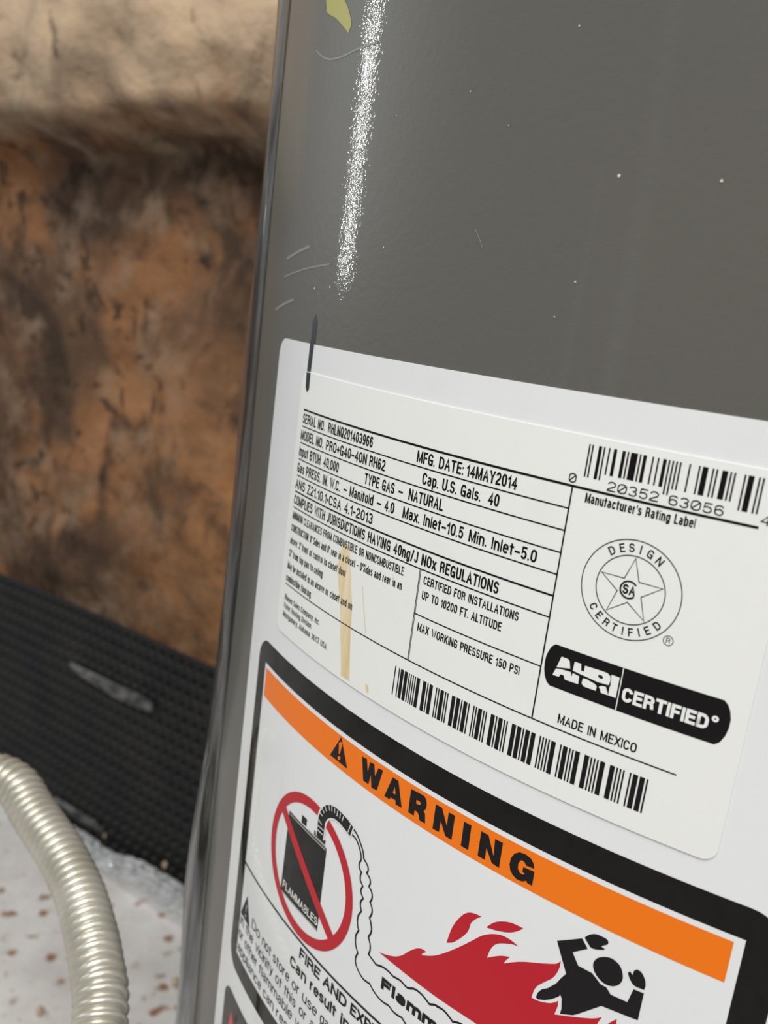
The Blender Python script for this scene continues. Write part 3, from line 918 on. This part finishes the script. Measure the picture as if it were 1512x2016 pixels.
# certified pill
pill = [(-43.5, 63.1), (-44.32, 63.9), (-44.88, 65.2), (-45.17, 66.3), (-45.25, 67.75), (-45.1, 69.3), (-44.7, 70.7), (-44.1, 71.75), (-43.3, 72.35),
        (-9.1, 72.35), (-8.19, 71.55), (-7.5, 69.99), (-7.18, 68.27), (-7.18, 66.51), (-7.57, 65.0), (-8.18, 63.85), (-9.0, 63.15)]
prnt('certified_badge', [pill], 0, KP, M['ink'], stick)
prnt('badge_logo', [ART['a_1'], ART['a_2'], [ART['a_3'], ART['a_3h']], ART['a_4'], ART['a_5'], ART['a_6']], 0, KB, M['sticker'], stick)
quads('badge_divider', [rect(-28.6, 63.15, -28.4, 72.3)], 0, KB, M['sticker'], stick)
quads('badge_text', text_polys('CERTIFIED', -27.8, -10.9, 69.95, 3.0, .66, .07) + stroke(circle(-9.85, 67.3, .42, 14), .45, True), 0, KB, M['sticker'], stick)

# ------------------------------------------------------------------ marks on the jacket
quads('marker_stroke', [[(-142.8, 10.6), (-143.0, 5.2), (-141.3, 3.0), (-139.8, 5.2), (-140.0, 10.6)]], 0, .00008, M['marker'], heater)
quads('marker_stroke', [[(-142.9, 18.9), (-142.8, 10.55), (-140.1, 10.55), (-140.4, 18.9)]], 0, HP, M['marker'], sheet)
quads('marker_stroke', [[(-142.5, 19.1), (-139.8, 19.1), (-139.7, 23.6), (-140.9, 24.6), (-142.0, 23.4)]], 0, KP, M['marker'], stick)
prnt('yellow_smear', [smooth_path([(-158, -84)] + ART['yellow'] + [(-142, -84)], 2)], 0, .00008, M['yellow'], heater)
for k, (a, b) in enumerate(ART['flecks'][:11]):
    r = (.32, .26, .18, .15, .14, .16, .2, .17, .35, .3, .2)[k]
    prnt('paint_fleck', [circle(a, b, r, 8)], 0, .00010, M['fleck'], heater)
for nm, w in (('scr1', .25), ('scr2', .5), ('scr3', .9), ('scr4', .9), ('scr5', .5)):
    quads('scratch', stroke(smooth_path(ART[nm], 4), w), 0, .00007, M['scratch'], heater, True)

# clear film wrapped round the far side, its front edge beside the sheet
verts, faces = [], []
nu, nv = 90, 130
for j in range(nv + 1):
    V = -330 + 1030 * j / nv
    for i in range(nu + 1):
        U = -330 + (330 - 198) * i / nu
        w = noise.noise(Vector((U * .05, V * .012, 3))) * .5 + .5
        w2 = noise.noise(Vector((U * .14, V * .03, 9))) * .5 + .5
        e = smooth01((-198 - U) / 14)
        verts.append(cyl(0, U + 3 * math.sin(V * .021) * (1 - e), V, .00025 + e * (.0006 + .0024 * w * w + .0009 * w2 + .004 * smooth01((V - 130) / 120))))
for j in range(nv):
    for i in range(nu):
        a = j * (nu + 1) + i
        faces.append((a, a + nu + 1, a + nu + 2, a + 1))
film = from_py('film_wrap', verts, faces, M['film'], heater)
film['label'] = 'wrinkled clear plastic film along the side of the tank'

# ------------------------------------------------------------------ gas connector hose
def ray_at(px, py, depth):
    return CAM + (RIGHT * ((px - 756) / FPX) - UP * ((py - 1008) / FPX) + FWD) * depth


hp = [ray_at(*q) for q in ((196, 2016, .300), (190, 1900, .318), (176, 1826, .333), (154, 1752, .350), (118, 1678, .366), (66, 1600, .384), (36, 1550, .394), (-8, 1526, .399), (-70, 1530, .402), (-150, 1565, .405))]
front = [Vector((-.205, -.262, .520)), Vector((-.232, -.222, .570)), Vector((-.252, -.175, .622))]
back = [Vector((-.530, .030, .560)), Vector((-.575, .045, .440)), Vector((-.590, .050, .280)), Vector((-.592, .050, .120))]
ctrl = front + hp + back


def resample(P, step):
    pts = []
    for i in range(len(P) - 1):
        p0, p1, p2, p3 = P[max(i - 1, 0)], P[i], P[i + 1], P[min(i + 2, len(P) - 1)]
        for k in range(40):
            t = k / 40
            pts.append(.5 * ((2 * p1) + (p2 - p0) * t + (2 * p0 - 5 * p1 + 4 * p2 - p3) * t * t + (3 * p1 - p0 - 3 * p2 + p3) * t**3))
    pts.append(P[-1])
    for _ in range(7):
        pts = [pts[0]] + [(pts[i - 1] + pts[i] * 2 + pts[i + 1]) / 4 for i in range(1, len(pts) - 1)] + [pts[-1]]
    out, acc = [pts[0]], 0
    for a, b in zip(pts, pts[1:]):
        L = (b - a).length
        while acc + L >= step:
            f = (step - acc) / L
            a = a.lerp(b, f)
            out.append(a)
            L = (b - a).length
            acc = 0
        acc += L
    return out


PITCH, SUB, NR = .00415, 10, 32
path = resample(ctrl, PITCH / SUB)
conn = bpy.data.objects.new('gas_connector', None)
col.objects.link(conn)
conn.location = path[-1]
tag(conn, 'champagne coated corrugated flexible gas hose bending beside the tank', 'gas hose')
verts, faces = [], []
nrm = Vector((0, 0, 1))
for i, p in enumerate(path):
    t = (path[min(i + 1, len(path) - 1)] - path[max(i - 1, 0)]).normalized()
    nrm = (nrm - t * nrm.dot(t)).normalized()
    bn = t.cross(nrm)
    ph = (i % SUB) / SUB
    r = .0074 + .0024 * math.sin(PI * ph) ** .65
    for k in range(NR):
        a = 2 * PI * k / NR
        verts.append(p + nrm * (r * math.cos(a)) + bn * (r * math.sin(a)) - conn.location)
for i in range(len(path) - 1):
    for k in range(NR):
        k2 = (k + 1) % NR
        faces.append((i * NR + k, i * NR + k2, (i + 1) * NR + k2, (i + 1) * NR + k))
from_py('corrugated_tube', verts, faces, M['hose'], conn)


def nut(p, t, r, length):
    t = t.normalized()
    a = t.orthogonal().normalized()
    b = t.cross(a)
    vs_, fs = [], []
    for s, rr in ((0, r * .8), (.08, r), (.92, r), (1, r * .8)):
        for k in range(6):
            g = PI / 3 * k
            vs_.append(p + t * (s * length) + (a * math.cos(g) + b * math.sin(g)) * rr - conn.location)
    for q in range(3):
        for k in range(6):
            fs.append((q * 6 + k, q * 6 + (k + 1) % 6, (q + 1) * 6 + (k + 1) % 6, (q + 1) * 6 + k))
    fs += [tuple(range(5, -1, -1)), tuple(range(18, 24))]
    return from_py('flare_nut', vs_, fs, M['brass'], conn, smooth=False)


nut(path[0], Vector((.42, .62, -.4)), .0125, .024)
nut(path[-1] + Vector((0, 0, .004)), Vector((0, 0, -1)), .0125, .026)
sp = []
fs = []
for z in (0, .106):
    for k in range(20):
        a = 2 * PI * k / 20
        sp.append((path[-1].x + .0105 * math.cos(a), path[-1].y + .0105 * math.sin(a), z))
for k in range(20): fs.append((k, (k + 1) % 20, 20 + (k + 1) % 20, 20 + k))
fs.append(tuple(range(20, 40)))
pipe = from_py('gas_pipe', sp, fs, M['dark'])
tag(pipe, 'short dark steel gas pipe stub rising from the floor under the hose', 'pipe')

# ------------------------------------------------------------------ black dimpled sheet against the wall foot
HPI, VPI = .0196, .0213
S0, S1, ZT = -1.75, .45, .374
du = .0022
ni, nj = int((S1 - S0) / du), int(ZT / du)
OM = -.032
verts, faces = [], []
for j in range(nj + 1):
    z = ZT * j / nj
    for i in range(ni + 1):
        s = S0 + (S1 - S0) * i / ni
        zz = z
        row = round((ZT - .013 - zz) / VPI)
        zr = ZT - .013 - row * VPI
        sh = .5 * HPI if row % 2 else 0
        cs = round((s - sh + .927) / HPI) * HPI + sh - .927
        d = math.hypot((s - cs), (zz - zr))
        o = OM + .004 * noise.noise(Vector((s * 3, z * 4, 1)))
        o -= .0120 * (1 - smooth01((d - .0030) / .0026))
        d2 = abs(math.hypot((s - cs), zz - zr) - .0085)
        o += .0022 * (1 - smooth01(d2 / .004))
        tilt = .014 * (z / ZT)
        verts.append(wl(s, o - tilt, z + .006 * noise.noise(Vector((s * 2.5, 0, 4))) * (z / ZT)))
for j in range(nj):
    for i in range(ni):
        a = j * (ni + 1) + i
        faces.append((a, a + 1, a + ni + 2, a + ni + 1))
# thickness
nv0 = len(verts)
top = [nj * (ni + 1) + i for i in range(ni + 1)]
for a in top: verts.append(Vector(verts[a]) - Vector((0, .006, 0)))
for i in range(ni): faces.append((top[i], top[i + 1], nv0 + i + 1, nv0 + i))
mat_o = from_py('dimpled_sheet', verts, [f[::-1] for f in faces], M['mat'])
mat_o.matrix_world = WALL_M
tag(mat_o, 'black dimpled rubber sheet standing along the foot of the brown wall', 'rubber sheet')


def on_mat(px, py, lift=.003):
    """point where a sight line meets the dimpled sheet"""
    d = (ray_at(px, py, 1) - CAM)
    # plane through (OM at z=0) and (OM - .014 at z=ZT)
    o0 = WN * (OFF + OM + lift)
    nn = (WN + Vector((0, 0, .014 / ZT))).normalized()
    t = (o0 - CAM).dot(nn) / d.dot(nn)
    return CAM + d * t


def strip(name, center, width, mat, label, cat, thick=.002):
    C = [on_mat(*c, .006) for c in center]
    vs_, fs = [], []
    n = len(C)
    for i in range(n):
        t = (C[min(i + 1, n - 1)] - C[max(i - 1, 0)]).normalized()
        b = t.cross(WN).normalized()
        w = width[i]
        for k in range(5):
            a = -1 + k * .5
            vs_.append(C[i] + b * (a * w) + WN * (.0035 * (1 - a * a) + .003 * noise.noise(Vector((i * .7, k * .9, 2)))))
    for i in range(n - 1):
        for k in range(4):
            fs.append((i * 5 + k, i * 5 + k + 1, i * 5 + k + 6, i * 5 + k + 5))
    o = from_py(name, vs_, fs, mat)
    sm = o.modifiers.new('s', 'SOLIDIFY')
    sm.thickness = thick
    sm.offset = 1
    sb = o.modifiers.new('d', 'SUBSURF')
    sb.levels = sb.render_levels = 2
    return tag(o, label, cat)


grey_film = NT('dusty_tape')
gc = grey_film.ramp(grey_film.noise(grey_film.coords((30, 30, 60)), 1.5, 4, .6), [(.4, (.018, .018, .018)), (.66, (.15, .15, .15))])
grey_film.set(gc, .35)
strip('tape_scrap', [(141, 1305), (158, 1322), (180, 1333), (205, 1346), (232, 1362), (260, 1374), (285, 1384), (304, 1394)], [.003, .007, .009, .010, .011, .012, .012, .006], grey_film.m,
      'long dusty strip of clear tape stuck to the black dimpled sheet', 'tape')
strip('tape_scrap', [(108, 1572), (128, 1588), (150, 1604), (172, 1616), (192, 1626), (206, 1642)], [.003, .008, .009, .009, .008, .004], grey_film.m,
      'short crumpled scrap of clear tape low on the black sheet beside the hose', 'tape')


def crumb(px, py, r, label, lift=.004, floor_=False):
    bm = bmesh.new()
    bmesh.ops.create_icosphere(bm, subdivisions=2, radius=r)
    for v in bm.verts:
        v.co *= 1 + .35 * noise.noise(v.co * (1.2 / r) + Vector((px, py, 0)))
        v.co.x *= .7
    if floor_:
        d = ray_at(px, py, 1) - CAM
        c = CAM + d * (-CAM.z / d.z) + Vector((0, 0, r * .6))
    else:
        c = on_mat(px, py, lift)
    o = from_bm('crumb', bm, M['crumb'])
    o.location = c
    return tag(o, label, 'crumb')


crumb(325, 1703, .0062, 'pale tan crumb stuck to the black sheet above the bubble wrap')
crumb(206, 1645, .0042, 'small tan crumb at the end of the short tape scrap')
crumb(345, 1940, .0075, 'rusty brown chip lying on the pale floor', floor_=True)
crumb(78, 1996, .0065, 'beige pebble on the pale floor left of the hose', floor_=True)
crumb(366, 2000, .0065, 'beige pebble on the pale floor close to the tank', floor_=True)

# ------------------------------------------------------------------ bubble wrap lying along the sheet's foot
wrap_o = bpy.data.objects.new('bubble_wrap', None)
col.objects.link(wrap_o)
wrap_o.location = wp(-.85, -.012, 0)
tag(wrap_o, 'crumpled strip of grey translucent bubble wrap along the foot of the black sheet', 'bubble wrap')


def wrap_r(s):
    d = (s + .75)
    return .013 + .011 * math.exp(-(d / .10) ** 2) + .004 * noise.noise(Vector((s * 14, 0, 0)))


verts, faces = [], []
nsg, nrg = 150, 12
for i in range(nsg + 1):
    s = -1.05 + .75 * i / nsg
    r = wrap_r(s)
    for k in range(nrg + 1):
        a = PI * k / nrg
        rr = r * (1 + .2 * noise.noise(Vector((s * 60, k * .6, 5))))
        verts.append(wp(s, -.003 + .016 * math.cos(a), .001 + 1.8 * rr * math.sin(a)) - wrap_o.location)
for i in range(nsg):
    for k in range(nrg):
        a = i * (nrg + 1) + k
        faces.append((a, a + 1, a + nrg + 2, a + nrg + 1))
from_py('film_sheet', verts, faces, M['bubble'], wrap_o)
bm = bmesh.new()
rnd = random.Random(3)
for i in range(95):
    s = -1.04 + .72 * i / 94
    for k in range(4):
        a = PI * (.12 + .22 * k + .06 * rnd.random()) + (.08 if i % 2 else 0)
        r = wrap_r(s)
        c = wp(s + rnd.uniform(-.002, .002), -.003 + .016 * math.cos(a), .002 + 1.8 * r * math.sin(a)) - wrap_o.location
        mtx = Matrix.Translation(c)
        bmesh.ops.create_icosphere(bm, subdivisions=2, radius=rnd.uniform(.0040, .0064), matrix=mtx)
o = from_bm('bubbles', bm, M['bubble'], wrap_o)
o['kind'] = 'stuff'
